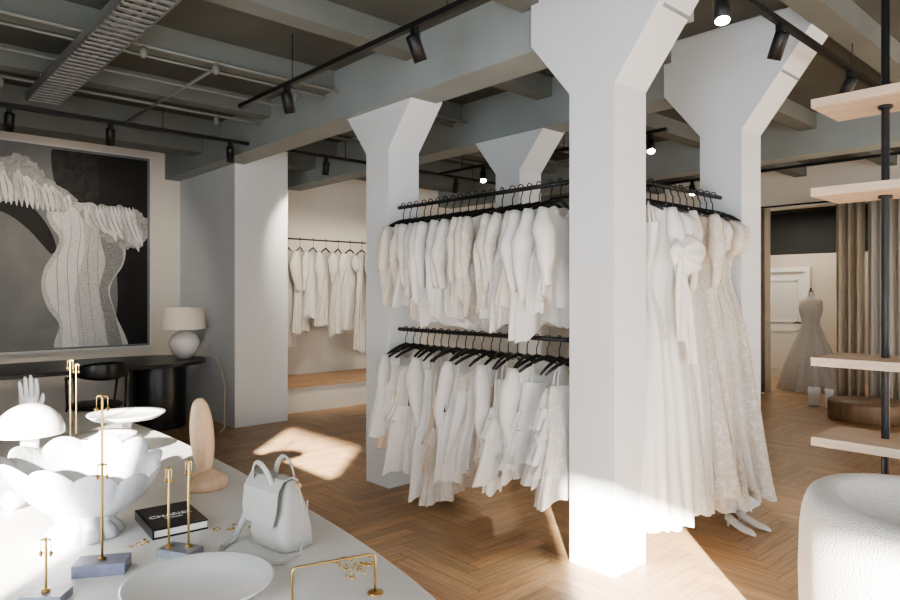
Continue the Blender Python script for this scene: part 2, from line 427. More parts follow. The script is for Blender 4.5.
for k in range(5):
    x0 = 58+9*k
    stroke(fr, [(x0,210),(x0+2,235),(x0-3+k,262),(x0-2+k*1.5,300),(x0+k*3,348)], .3, .6, 5, 8)
def gray_noise(name, lo, hi, scale, p0=.35, p1=.65, tint=(1,1,1), st=(1,1,1), dist=1.2):
    m, nt, bs = new_mat(name); bs.inputs['Roughness'].default_value = .6
    tc = nt.nodes.new('ShaderNodeTexCoord'); mp = nt.nodes.new('ShaderNodeMapping'); mp.inputs['Scale'].default_value = st
    n = nt.nodes.new('ShaderNodeTexNoise'); n.inputs['Scale'].default_value = scale; n.inputs['Detail'].default_value = 7; n.inputs['Distortion'].default_value = dist
    r = nt.nodes.new('ShaderNodeValToRGB')
    r.color_ramp.elements[0].color = (lo*tint[0], lo*tint[1], lo*tint[2], 1); r.color_ramp.elements[1].color = (hi*tint[0], hi*tint[1], hi*tint[2], 1)
    r.color_ramp.elements[0].position = p0; r.color_ramp.elements[1].position = p1
    nt.links.new(tc.outputs['Object'], mp.inputs[0]); nt.links.new(mp.outputs[0], n.inputs['Vector']); nt.links.new(n.outputs['Fac'], r.inputs['Fac']); nt.links.new(r.outputs['Color'], bs.inputs['Base Color'])
    return m
fr.obj('wall_picture', [gray_noise('print_grey', .15, .24, .8, tint=(1,1.03,1.07)), gray_noise('print_black', .005, .012, 2),
    gray_noise('print_hair', .010, .03, 8), gray_noise('print_gown', .45, .70, 40, .35, .6, st=(1,1,2.5)), gray_noise('print_ruffle', .52, .80, 7, .3, .62), M['door'],
    gray_noise('print_highlight', .66, .88, 40, .35, .6, st=(1,1,2.5)), gray_noise('print_shade', .18, .36, 40, .35, .6, st=(1,1,2.5)), gray_noise('print_fold', .30, .46, 12)])

# ------------------------------------------------------------ desk group
b = MB()
pts = []
R = .6
for k in range(25):
    a = -pi/2 + pi*k/24
    pts.append((2.55 + .6*cos(a), 7.8 + R*sin(a)))
pts = [(-1.2, 7.2)] + pts + [(-1.2, 8.4)]
n = len(pts)
for (z0, z1) in ((.71, .75),):
    vs = [(p[0], p[1], z0) for p in pts] + [(p[0], p[1], z1) for p in pts]
    b.add(vs, [tuple(reversed(range(n))), tuple(range(n, 2*n))] + [(i, (i+1)%n, (i+1)%n+n, i+n) for i in range(n)])
b.lathe((2.62, 7.72, 0), [(.29,0),(.3,.01),(.3,.71)], 40, 0, sx=1.0, sy=.9)
b.box(-1.1, -.5, 7.35, 8.2, 0, .71)
b.obj('desk', [M['blackwood']], bevel=.004)
b = MB()
b.lathe((2.9, 7.68, .75), [(.05,0),(.075,.01),(.13,.07),(.165,.15),(.165,.21),(.13,.27),(.075,.31),(.04,.325),(.015,.33),(.012,.4)], 40, 0)
b.lathe((2.9, 7.68, 1.09), [(.235,0),(.215,.245),(.211,.245),(.231,0)], 40, 1, cap0=False, cap1=False)
b.obj('table_lamp', [M['ceramic'], M['shade']])
b = MB(); b.tube([(3.0,7.75,.77),(3.1,7.6,.78),(3.16,7.42,.76),(3.18,7.3,.62),(3.17,7.2,.4),(3.12,7.1,.2),(3.1,7.06,.02),(3.0,6.95,.008)], .006, 6)
b.obj('lamp_cable', [M['cable']])
def chair(cx, cy):
    root = bpy.data.objects.new('desk_chair', None); C.objects.link(root)
    b = MB()
    b.lathe((cx, cy, .44), [(.0,0),(.2,0),(.225,.015),(.225,.035),(.2,.05),(0,.055)], 32); b.obj('seat', [M['blackwood']], root)
    b = MB(); 
    ring = [(cx+.25*cos(a), cy-.02+.25*sin(a), .72+.1*max(0, -sin(a))) for a in [radians(150+ i*12) for i in range(21)]]
    b.tube(ring, .012, 8); b.obj('arm_rail', [M['black']], root)
    b = MB(); rings = []
    for i in range(15):
        a = radians(205 + i*10); h = .06*sin(pi*(i+.5)/15)+.03
        x, y = cos(a), sin(a)
        rings.append([(cx+(.26+d)*x, cy-.02+(.26+d)*y, .80+hh*h) for (d, hh) in ((-.008,-1),(.008,-1),(.01,1),(-.006,1))])
    b.loft(rings); b.obj('backrest', [M['blackwood']], root, subsurf=1)
    b = MB()
    for (sx, sy) in ((1,1),(1,-1),(-1,1),(-1,-1)):
        top = .73 if sy > 0 else .8
        b.tube([(cx+.24*sx, cy+.23*sy, 0), (cx+.2*sx, cy+.17*sy, .45), (cx+.22*sx, cy+(.12 if sy>0 else -.15)*1, top)], .011, 8)
    b.obj('leg_frame', [M['black']], root)
chair(1.74, 6.75)

# ------------------------------------------------------------ garments
def garment(name, cx, cy, ang, zr, kind, L, wt, wb, seed, m, tb=.06, tag=False, m2=None, bow=False):
    rnd = random.Random(seed); b = MB()
    U = Vector((cos(ang), sin(ang), 0)); V = Vector((-sin(ang), cos(ang), 0)); O = Vector((cx, cy, 0))
    def P(a, bb, z): return O + U*a + V*bb + Vector((0,0,z))
    zs = zr - .115
    hook = [P(0,0,zs+.005), P(0,0,zr-.055), P(.012,0,zr-.035)] + [P(.0+.023*cos(t), 0, zr+.002+.023*sin(t)) for t in [radians(x) for x in range(-50, 215, 22)]]
    b.tube(hook, .0035, 6, 1)
    hw = wt*.98
    b.tube([P(-hw,0,zs-.075), P(-hw*.75,0,zs-.045), P(-hw*.3,0,zs-.008), P(0,0,zs+.008), P(hw*.3,0,zs-.008), P(hw*.75,0,zs-.045), P(hw,0,zs-.075)], [.009,.011,.012,.013,.012,.011,.009], 8, 1, .6)
    ph = [rnd.uniform(0, 2*pi) for _ in range(8)]
    n, rows = 72, 32
    k1, k2, k3 = rnd.choice([3,4,5]), rnd.choice([8,9,11]), rnd.choice([15,18])
    drop = 0.0
    if kind in ('cami', 'gown'): drop = .13
    if kind == 'skirt': drop = .09
    fl = rnd.uniform(.8, 1.8)
    sway = rnd.uniform(-.04, .04); hemw = rnd.uniform(-.09, .09)
    rings = []
    for i in range(rows+1):
        t = i/rows
        if kind in ('top', 'coat', 'gownlong'):
            w = wt + (wb-wt)*t**1.2 - .035*exp(-((t-.33)/.16)**2); th = .022 + (tb-.022)*min(1, t*2.2)
            amp = .06 + .2*t*fl
        elif kind == 'cami':
            w = (wt*.82) + (wb-wt*.82)*t**1.1 - .02*exp(-((t-.4)/.15)**2); th = .02+(tb-.02)*min(1, t*1.8); amp = .08+.26*t*fl
        elif kind == 'gown':
            w = wt*.8 - .045*exp(-((t-.2)/.09)**2) + (wb-wt*.8)*max(0, (t-.12)/.88)**1.15; th = .03+(tb-.03)*t**.9; amp = .05+.22*t*fl
        else:
            w = wt*.75+(wb-wt*.75)*t; th = .02+(tb-.02)*t; amp = .08+.28*t*fl
        ring = []
        for j in range(n):
            a = 2*pi*j/n
            f = 1 + amp*(.5*sin(k1*a+ph[0]+t*1.5)+.45*sin(k2*a+ph[1]-t*1.3)+.3*sin(k3*a+ph[2]+t*2))
            aa = w*(abs(cos(a))**.85)*(1 if cos(a) > 0 else -1)*(1+.4*(f-1)) + sway*t*t
            bb = th*sin(a)*f + .02*t*sin(5*cos(a)+ph[3]) + .008*sin(9*t+4*cos(a)+ph[6])
            z = zs - drop - L*t
            s = max(0, 1-t*6)
            z -= s*(.07*abs(aa/max(w,.01)))
            if kind in ('top', 'coat', 'gownlong'):
                z -= s*.10*exp(-(aa/.05)**2)*(1 if sin(a) < 0 else .35)
            elif kind in ('cami', 'gown'):
                z += s*.05*(abs(aa)/w)*1.6 - s*.02
            z -= t*t*(hemw*aa/w + .014*sin(3*a+ph[4]) + .006*sin(11*a+ph[5]))
            ring.append(P(aa, bb, z))
        rings.append(ring)
    cut = rows
    if m2 is not None: cut = int(rows*.3)
    b.loft(rings[:cut+1], 0, False, False)
    if cut < rows: b.loft(rings[cut:], 2, False, False)
    if kind in ('cami', 'gown'):
        for sg in (-1, 1):
            for bb in (-.02, .02):
                b.tube([P(sg*wt*.5, 0, zs-.02), P(sg*wt*.55, bb*.8, zs-drop*.55), P(sg*wt*.62, bb, zs-drop-.03)], .004 if kind == 'cami' else .008, 6, 0)
    if kind in ('top', 'coat', 'gownlong'):
        sl = min(L*.85, rnd.uniform(.40, .58)); pf = rnd.choice([1, 1.2, 1.5])
        for sg in (-1, 1):
            bo = rnd.uniform(-.05, .05); path = []; rad = []
            for i in range(15):
                t = i/14
                path.append(P(sg*(wt*.93+.045*sin(t*2.4)), bo*t+.008*sin(8*t+ph[7]), zs-.06-sl*t))
                rad.append((.04+.018*sin(pi*min(1, t*1.3)))*(1+(pf-1)*sin(pi*min(1,t*1.05)))*(1-.3*t)*(1+.10*sin(16*t+ph[5])))
            b.tube(path, rad, 14, 0, .72)
    if kind in ('cami', 'skirt') and rnd.random() < .6:
        for tt in ((.45,) if rnd.random() < .5 else (.3, .62)):
            rw = []
            for q in range(4):
                rr = []
                for j in range(n+1):
                    a = 2*pi*j/n; w = wt*.82+(wb-wt*.82)*tt + .004 + q*.012; th = .02+(tb-.02)*min(1, tt*1.8)+.004+q*.01
                    g = 1 + .05*q*(sin(14*a+ph[1]) + .5*sin(23*a))
                    rr.append(P(w*cos(a)*g+sway*tt*tt, th*sin(a)*g, zs-drop-L*tt-.035*q+.008*sin(14*a)*q*.4))
                rw.append(rr)
            b.sheet(rw, 0)
    if kind == 'gown' and rnd.random() < .6:
        for sg in (-1, 1):
            path = [P(sg*(wt*.75+.06*sin(i/7*pi)), .01*sin(i*2), zs-.07-.24*i/7) for i in range(8)]
            b.tube(path, [.015,.04,.058,.062,.055,.06,.04,.012], 14, 0, .8)
    if bow:
        K = Vector((cx+.05, cy-.25, zs-.33))
        for (dx, dz, Ln, rr0) in ((1, .10, .24, .085), (.75, -.25, .20, .07), (-.5, .12, .12, .06)):
            D = Vector((dx, -.12, dz)).normalized(); S = Vector((0,1,0)); T = D.cross(S).normalized()
            rgs = []
            for i in range(13):
                t = i/12; r0 = rr0*sin(pi*(.06+.86*t)**.8)+.012
                rgs.append([K + D*(Ln*t) + T*(r0*cos(q)*(1+.12*sin(4*q+t*5))) + S*(r0*.5*sin(q)*(1+.18*sin(6*q))) for q in [2*pi*k/28 for k in range(28)]])
            b.loft(rgs, 0)
        b.lathe(tuple(K - Vector((0,0,.035))), [(.012,0),(.03,.015),(.034,.035),(.03,.055),(.012,.07)], 16, 0)
        for (dx, ln) in ((.10, .62), (-.02, .48)):
            rows_ = []
            for i in range(9):
                t = i/8; w = .02+.05*t
                rows_.append([K + Vector((dx*t + (q-.5)*2*w, -.015-.02*t+.012*sin(q*9+t*4), -ln*t)) for q in [k/10 for k in range(11)]])
            b.sheet(rows_, 0)
    if tag:
        b.obox(P(-wt-.05, 0, zs-.36), (.004, .035, .06), ang+.6, 1)
        b.tube([P(-wt*.9, 0, zs-.12), P(-wt-.05, 0, zs-.33)], .001, 5, 1)
    b.obj(name, [m, M['black']] + ([m2] if m2 is not None else []))

RX = 3.2
def rail(name, pts, r=.012, brackets=()):
    b = MB(); b.tube(pts, r, 10)
    for p in brackets: b.tube(p, .009, 8)
    b.obj(name, [M['black']])
rail('clothes_rail', [(RX,4.09,2.16),(RX,2.3,2.16)], .014)
rail('clothes_rail', [(RX,4.09,1.22),(RX,2.3,1.22)], .014)
rail('clothes_rail', [(3.3,2.15,2.16),(4.5,2.15,2.16)], .014)
rail('clothes_rail', [(3.88,7.95,2.22),(6.3,7.95,2.22),(6.3,7.95,.35)], .012)
rnd = random.Random(11)
y = 4.0; i = 0
while y > 2.42:
    kind = rnd.choice(['top','top','coat','top','coat'])
    nm = {'top':'white_blouse','coat':'white_jacket'}[kind]
    L = rnd.uniform(.50,.60) if y > 3.75 else rnd.uniform(.58,.80)
    garment(nm, RX-.03, y, rnd.uniform(-.25,.25), 2.16, kind, L, .2, rnd.uniform(.19,.27), 100+i, F[rnd.choice([0,0,1,2,0,4,0,1,0,3])], rnd.uniform(.035,.055), tag=(i in (0,)))
    y -= rnd.uniform(.07,.09); i += 1
y = 3.97; i2 = 0
while y > 2.40:
    kind = ['top','cami','skirt','cami','top','cami','cami','skirt'][i2 % 8]
    nm = {'top':'lace_top','cami':'slip_top','skirt':'white_skirt'}[kind]
    m = F[rnd.choice([0,0,2,4,1,0,0,3])]
    L = rnd.uniform(.72,.90) if 3.3 < y < 3.85 else (rnd.uniform(.62,.72) if y > 3.3 else rnd.uniform(.54,.68))
    if kind == 'top': L += .04
    garment(nm, RX-.03, y, rnd.uniform(-.35,.35), 1.22, kind, min(L,.93), .2, rnd.uniform(.22,.33), 230+i2, m, rnd.uniform(.06,.09), tag=(i2%4==0), m2=(F[rnd.choice([0,2,6,1,0])] if rnd.random()<.4 else None))
    y -= rnd.uniform(.072,.092); i2 += 1
x = 3.42; j = 0
ks = ['gown','gownlong','gown','gown','gownlong','gown','gown','gownlong','gown','gown','gown','gown','gown']
fm = [2,2,0,3,0,4,5,3,5,4,3,5,4]
while x < 4.46 and j < 13:
    garment('wedding_dress', x, 2.15, pi/2+rnd.uniform(-.15,.15), 2.16, ks[j], (1.74 if ks[j]=='gown' else 1.84)+rnd.uniform(-.05,.05)-.012*j, .2, .27+.009*j+rnd.uniform(0,.03), 300+j, F[fm[j]], rnd.uniform(.12,.17), bow=(j==0))
    x += .088; j += 1
for j in range(9):
    garment('bridesmaid_dress' if j%2 else 'white_dress', 4.14+j*.2, 7.95, radians(35)+rnd.uniform(-.2,.2), 2.22, rnd.choice(['gown','gownlong','top']), rnd.uniform(.95,1.35), .19, .24, 400+j, F[rnd.choice([0,0,1,2,4])], .06)

# ------------------------------------------------------------ display table
def table():
    root = bpy.data.objects.new('display_table', None); C.objects.link(root)
    b = MB(); n = 128; rot = radians(-3); cx, cy, A, B, e = .55, 2.75, .70, 2.15, 3.0
    def ring(s, z):
        out = []
        for k in range(n):
            t = 2*pi*k/n; c, sn = cos(t), sin(t)
            x = (A-s)*abs(c)**(2/e)*(1 if c > 0 else -1); y = (B-s)*abs(sn)**(2/e)*(1 if sn > 0 else -1)
            out.append((cx+x*cos(rot)-y*sin(rot), cy+x*sin(rot)+y*cos(rot), z))
        return out
    b.loft([ring(.03,.70), ring(.008,.705), ring(0,.715), ring(0,.74), ring(.004,.747), ring(.012,.75)], 0)
    b.obj('table_top', [M['table']], root)
    b = MB()
    for y in (1.7, 4.0):
        b.lathe((.55+(y-2.85)*.08, y, 0), [(.26,0),(.26,.7)], 40, 0)
    b.obj('pedestal', [M['table']], root)
table()
TZ = .75
b = MB()
b.lathe((.575,3.2,TZ), [(.075,0),(.08,.008),(.07,.03),(.04,.05),(.032,.1),(.035,.17),(.03,.19)], 32)
dome = [(.128*cos(a), .175+.120*sin(a)) for a in [radians(x) for x in range(0, 91, 10)]]
b.lathe((.575,3.2,TZ), [(.11,.168),(.128,.17)]+dome[:-1]+[(.006,.295)], 40)
b.obj('mushroom_lamp', [M['ceramic']])
def hand(cx, cy, z0):
    b = MB(); rt = radians(-30)
    def P(x, y, z): return (cx+x*cos(rt)-y*sin(rt), cy+x*sin(rt)+y*cos(rt), z0+z)
    rings = []
    for (z, w, d) in ((0,.05,.04),(.012,.05,.04),(.03,.032,.026),(.09,.03,.024),(.12,.042,.024),(.16,.05,.022),(.19,.05,.018),(.2,.044,.014)):
        rings.append([P(w*cos(2*pi*k/20), d*sin(2*pi*k/20), z) for k in range(20)])
    b.loft(rings)
    for (x, L, sp) in ((-.036,.075,-.004),(-.012,.1,-.001),(.013,.108,.001),(.037,.09,.004)):
        b.tube([P(x,0,.17), P(x+sp*.4,-.002,.2+L*.3), P(x+sp*.8,-.01,.2+L*.65), P(x+sp,-.022,.2+L)], [.0125,.012,.0105,.007], 10)
    b.tube([P(.036,0,.115), P(.06,-.01,.15), P(.072,-.016,.18), P(.076,-.024,.21)], [.014,.013,.011,.007], 10)
    b.obj('hand_sculpture', [M['ceramic']])
hand(.75, 4.19, TZ)
for (x, y, R, h) in ((1.09,3.67,.185,.115),(.86,3.2,.13,.11)):
    b = MB()
    b.lathe((x,y,TZ), [(.07,0),(.07,.008),(.03,.02),(.022,h*.5),(.03,h-.015),(R*.85,h-.008),(R,h+.012),(R*1.0,h+.018),(R*.9,h+.006),(.01,h)], 48)
    b.obj('cake_stand', [M['ceramic']])
b = MB()
cx, cy = .58, 2.31
N = 198
def shell_ring(r, z, lift, w=1.0):
    out = []
    for k in range(N):
        a = 2*pi*k/N
        wv = abs(cos(5.5*a))**.8
        fan = max(0, r-.05)/.15
        rr = r*(1+(.10*wv*w+.10*cos(a-radians(150)))*min(1.1,fan))
        zz = z + lift*(.028*wv + .03*cos(a-radians(130)) + .012*sin(2*a))
        out.append((cx+rr*cos(a), cy+rr*sin(a)*.92, TZ+zz))
    return out
b.loft([shell_ring(.05,.045,0), shell_ring(.09,.06,.05), shell_ring(.135,.09,.3), shell_ring(.172,.13,.6), shell_ring(.198,.175,.95), shell_ring(.21,.205,1.1), shell_ring(.214,.212,1.1), shell_ring(.208,.213,1.1), shell_ring(.188,.178,.9), shell_ring(.15,.125,.5), shell_ring(.09,.09,.1), shell_ring(.02,.078,0)], 0)
b.lathe((cx-.02,cy-.02,TZ), [(.09,0),(.10,.008),(.09,.03),(.072,.045),(.08,.07)], 140, 0, mod=lambda a,z,r: 1+.12*abs(sin(5*a)))
b.obj('shell_bowl', [M['plaster']])
b = MB(); rr = []
for i in range(14):
    t = i/13; r = .035*sin(pi*min(1,t*1.02)**.7)+.002
    rr.append([(.40+.1*t, 2.72+r*cos(2*pi*k/24)*(1+.15*sin(k)), TZ+.036+r*sin(2*pi*k/24)) for k in range(24)])
b.loft(rr); b.obj('seashell', [M['plaster']])
def jstand(x, y, rods, base, rot, m, bars=True):
    b = MB(); b.obox((x,y,TZ+base[2]/2), base, rot, 1)
    for (dx, dy, zt, bar) in rods:
        b.tube([(x+dx,y+dy,TZ+base[2]),(x+dx,y+dy,zt)], .0034, 8, 0)
        ex, ey = cos(rot)*bar, sin(rot)*bar
        b.tube([(x+dx-ex,y+dy-ey,zt-.004),(x+dx,y+dy,zt),(x+dx+ex,y+dy+ey,zt-.004)], .0028, 8, 0)
        for s in (-1, 1):
            b.tube([(x+dx+s*ex,y+dy+s*ey,zt-.004),(x+dx+s*ex,y+dy+s*ey,zt-.03)], .0012, 5, 0)
            b.lathe((x+dx+s*ex,y+dy+s*ey,zt-.045), [(.001,0),(.006,.008),(.001,.016)], 8, 0)
        b.lathe((x+dx,y+dy,zt-.003), [(.001,-.006),(.006,0),(.001,.007)], 10, 0)
        b.lathe((x+dx,y+dy,TZ+base[2]), [(.01,0),(.01,.006),(.004,.008)], 12, 0)
    b.obj('jewellery_stand', [M['brass'], m], bevel=.0015)
jstand(.52,1.96,[(0,0,1.225,.014),(0.0,0.0,1.04,.012)],(.13,.075,.032),radians(-30),M['stone'])
jstand(.717,1.93,[(-.025,.02,1.0,.010),(.02,-.01,1.02,.010)],(.11,.065,.022),radians(-60),M['stone2'])
jstand(.797,3.47,[(-.012,0,1.19,.012),(.012,.0,1.17,.012)],(.1,.07,.02),radians(-40),M['ceramic'])
jstand(.37,1.87,[(0,0,.90,.012)],(.1,.06,.02),radians(-40),M['stone2'])
b = MB()
b.tube([(.787,1.415,TZ),(.787,1.415,.84),(.79,1.414,.848),(.80,1.411,.85),(.97,1.36,.85),(.982,1.357,.847),(.985,1.356,.84),(.985,1.356,TZ)], .0032, 8)
b.lathe((.787,1.415,TZ), [(.02,0),(.02,.004)], 16); b.lathe((.985,1.356,TZ), [(.02,0),(.02,.004)], 16)
b.obj('brass_display_arch', [M['brass']])
b = MB(); r = radians(-5)
b.obox((.79,2.21,TZ+.0025), (.165,.235,.005), r, 0); b.obox((.792,2.21,TZ+.015), (.158,.228,.022), r, 1)
b.obox((.79,2.21,TZ+.0285), (.165,.235,.005), r, 0); b.obox((.71,2.217,TZ+.0155), (.005,.235,.031), r, 0)
book = b.obj('book', [M['book'], M['paper']])
for (txt, size, off) in (('CHANEL', .034, (0.0, 0.0)), ('THE STORY', .011, (0, -.03))):
    cu = bpy.data.curves.new('cover_title', 'FONT'); cu.body = txt; cu.size = size; cu.align_x = 'CENTER'; cu.align_y = 'CENTER'; cu.extrude = .0003
    cu.materials.append(M['text'])
    o = bpy.data.objects.new('cover_title', cu); C.objects.link(o); o.location = (.79+off[0], 2.21+off[1], TZ+.0315); o.rotation_euler = (0,0,r-radians(0)); o.parent = book
b = MB(); cx, cy = 1.04, 2.52; rt = radians(5)
def P(x, y, z): return (cx+x*cos(rt)-y*sin(rt), cy+x*sin(rt)+y*cos(rt), TZ+z)
rings = []
for (z, w, d) in ((0,.07,.06),(.01,.078,.066),(.035,.076,.064),(.05,.058,.048),(.065,.032,.026),(.08,.022,.018)):
    rings.append([P(w*cos(2*pi*k/28), d*sin(2*pi*k/28), z) for k in range(28)])
b.loft(rings)
rings = []
for i in range(25):
    a = -pi/2 + pi*i/24; z = .205+.145*sin(a); w = .047*max(0,cos(a))**.8; w = max(w, .016 if z<.1 else .002)
    rings.append([P(w*cos(2*pi*k/28) - .01 - .024*((z-.06)/.3), max(.003,.022*min(1,w/.03))*sin(2*pi*k/28), z) for k in range(28)])
b.loft(rings); b.obj('oval_bust_sculpture', [M['bust']])
b = MB(); b.lathe((.655,1.64,TZ), [(.07,0),(.075,.004),(.15,.018),(.178,.036),(.18,.04),(.174,.041),(.14,.024),(.06,.01),(.005,.009)], 64); b.obj('white_dish', [M['ceramic']])
def handbag(cx, cy, rot):
    root = bpy.data.objects.new('handbag', None); C.objects.link(root)
    lean = -.18
    def P(x, y, z): 
        x = x + lean*z
        return (cx+x*cos(rot)-y*sin(rot), cy+x*sin(rot)+y*cos(rot), TZ+z)
    def sec(w, d, z, sag=0):
        out = []
        for k in range(40):
            t = 2*pi*k/40; c, s = cos(t), sin(t)
            x = w*abs(c)**.45*(1 if c > 0 else -1); y = d*abs(s)**.6*(1 if s > 0 else -1)
            y *= 1-.25*(z/.2)*(1-abs(x/w))*.8
            out.append(P(x, y, z - sag*(1-(x/w)**2)))
        return out
    b = MB(); b.loft([sec(.080,.05,0), sec(.092,.060,.008), sec(.095,.064,.04), sec(.092,.058,.1), sec(.086,.042,.155), sec(.083,.026,.195,.014), sec(.079,.018,.2,.018), sec(.07,.008,.18,.016)])
    b.obj('body', [M['leather']], root)
    b = MB(); rings = []
    for (y, z) in ((.03,.178),(.018,.2),(0,.208),(-.028,.203),(-.052,.175),(-.066,.12),(-.070,.08)):
        w = .084 if z > .1 else .066
        rings.append([P(-w, y, z), P(w, y, z), P(w, y-.004, z-.004), P(-w, y-.004, z-.004)])
    b.loft(rings, smooth=False); b.obj('flap', [M['leather']], root, bevel=.002)
    b = MB()
    for s in (-1, 1):
        pts = [P(-.05, s*.048, .12)] + [P(-.05*cos(a)-.01, s*(.036+.012*sin(a)), .16+.085*sin(a)) for a in [pi*k/12 for k in range(13)]] + [P(.05, s*.048, .12)]
        b.tube(pts, .008, 8, 0, .45)
        b.obox(P(-.05, s*.06, .10), (.018,.006,.05), rot); b.obox(P(.05, s*.06, .10), (.018,.006,.05), rot)
    b.obj('handles', [M['leather']], root)
    b = MB()
    b.tube([P(-.07,0,.19), P(-.10,-.02,.15), P(-.115,-.05,.06), P(-.12,-.09,.010), P(-.10,-.14,.006), P(-.04,-.18,.006), P(.03,-.19,.006), P(.09,-.16,.006), P(.13,-.10,.006), P(.15,-.05,.02), P(.14,-.01,.08), P(.115,0,.15), P(.11,0,.19)], .010, 8, 0, .3)
    b.obj('shoulder_strap', [M['leather']], root)
    b = MB()
    for s in (-.07,.11): b.tube([P(s+.01*cos(a), 0, .19+.01*sin(a)) for a in [2*pi*k/12 for k in range(13)]], .002, 6)
    b.obj('rings', [M['brass']], root)
handbag(.975, 1.81, radians(-82))
b = MB(); rnd = random.Random(5)
for (x0, y0, nn) in ((1.03,1.52,22),(.90,2.03,5),(.655,2.1,4)):
    for i in range(nn):
        x = x0+rnd.gauss(0,.028); y = y0+rnd.gauss(0,.03); r0 = rnd.uniform(.004,.009)
        if i % 3 == 0: b.tube([(x+r0*1.4*cos(a), y+r0*1.4*sin(a), TZ+.0015) for a in [2*pi*k/12 for k in range(13)]], .0014, 6)
        else: b.lathe((x,y,TZ), [(.001,0),(r0*.7,.002),(r0*.5,.005),(.001,.007)], 8, sx=1.5)
b.obj('gold_jewellery', [M['gold']])

# ------------------------------------------------------------ boucle tub chair
def tub(cx, cy, R):
    root = bpy.data.objects.new('boucle_armchair', None); C.objects.link(root)
    b = MB(); rings = []
    n = 28; A0, A1 = radians(-60), radians(245); S = 64; T = .085
    for i in range(S+1):
        t = i/S; a = A0+(A1-A0)*t
        e = min(1, min(t, 1-t)*S/5); sc = sqrt(max(.02, 1-(1-e)**2))
        h = .655 + .04*exp(-((t-.5)/.28)**2)
        ring = []
        for k in range(n):
            q = 2*pi*k/n; c, s = cos(q), sin(q)
            dx = T*sc*abs(c)**.6*(1 if c > 0 else -1)
            zc, hh = (h+.03)/2, (h-.03)/2
            z = zc + hh*(sc*.25+.75)*abs(s)**.45*(1 if s > 0 else -1)
            bul = 1+.03*sin(pi*min(1,max(0,z/h)))
            rr = (R-T)*bul+dx
            ring.append((cx+rr*cos(a), cy+rr*sin(a), z))
        rings.append(ring)
    b.loft(rings); b.obj('backrest_shell', [M['boucle']], root)
    b = MB(); b.lathe((cx,cy,0), [(.0,.05),(R-.2,.05),(R-.17,.1),(R-.17,.36),(R-.19,.42),(R-.25,.45),(0,.46)], 40); b.obj('seat_cushion', [M['boucle']], root)
    b = MB(); b.lathe((cx,cy,0), [(R*.7,0),(R*.7,.06)], 40); b.obj('plinth', [M['black']], root)
tub(3.16, .62, .49)

b = MB()
b.tube([(3.78,.975,0),(3.78,.975,ZC)], .018, 16, 1)
b.tube([(3.78,-.35,0),(3.78,-.35,ZC)], .018, 16, 1)
for z in (2.44, 2.0, 1.16, .765):
    b.box(3.56, 3.95, -.6, 1.24, z-.022, z+.022, 0)
    for y in (.975, -.35): b.lathe((3.78,y,z-.037), [(.032,0),(.032,.015)], 16, 1)
b.obj('display_shelf', [M['shelf'], M['black']], bevel=.003)

# ------------------------------------------------------------ fitting area
def curtain(name, x0, y0, x1, y1, zt, m, amp=.05, per=.13):
    L = sqrt((x1-x0)**2+(y1-y0)**2); n = int(L/per*12); b = MB(); vs = []; fs = []
    dx, dy = (x1-x0)/L, (y1-y0)/L; rn = random.Random(int(y0*100))
    ph = rn.uniform(0, 6)
    rowsz = [zt, zt*.7, zt*.35, .015]
    for r, z in enumerate(rowsz):
        for i in range(n+1):
            s = L*i/n; o = amp*(.6+.13*r)*sin(2*pi*s/per+ph+.3*sin(s*9)*r) + .01*sin(s*21+r)
            vs.append((x0+dx*s-dy*o, y0+dy*s+dx*o, z))
    for r in range(3):
        for i in range(n): fs.append((r*(n+1)+i, r*(n+1)+i+1, (r+1)*(n+1)+i+1, (r+1)*(n+1)+i))
    b.add(vs, fs, 0, True); o = b.obj(name, [m]); s = o.modifiers.new('s','SOLIDIFY'); s.thickness = .006
curtain('curtain', 10.15, 4.1, 10.15, 4.75, 2.75, M['curtain'])
curtain('curtain', 10.1, 2.85, 10.1, 3.2, 2.75, M['curtain'], .06, .11)
curtain('sheer_curtain', 10.05, 2.35, 10.05, 2.8, 2.75, M['curtain2'], .04, .1)
curtain('curtain', 8.9, 1.3, 8.9, 1.95, 2.75, M['curtain'], .05, .12)
b = MB(); b.tube([(10.12,5.2,2.77),(10.12,-1,2.77)], .012, 8); b.tube([(8.9,2.0,2.77),(8.9,-1,2.77)],.012,8); b.obj('curtain_rail', [M['black']])
b = MB()
b.box(12.34, 12.4, 4.38, 5.12, 0.0, 1.87, 0)
for (z0, z1) in ((.15,.85),(.98,1.74)):
    for (a0,a1,c0,c1) in ((4.5,5.0,z0,z0+.03),(4.5,5.0,z1-.03,z1),(4.5,4.53,z0,z1),(4.97,5.0,z0,z1)): b.box(12.325,12.34,a0,a1,c0,c1,0)
for (a0,a1,c0,c1) in ((4.3,4.38,0,1.95),(5.12,5.2,0,1.95),(4.38,5.12,1.87,1.95)): b.box(12.30,12.4,a0,a1,c0,c1,0)
b.tube([(12.34,4.46,.98),(12.29,4.46,.98),(12.29,4.56,.98)], .01, 8, 1)
b.obj('door_1', [M['door'], M['black']])
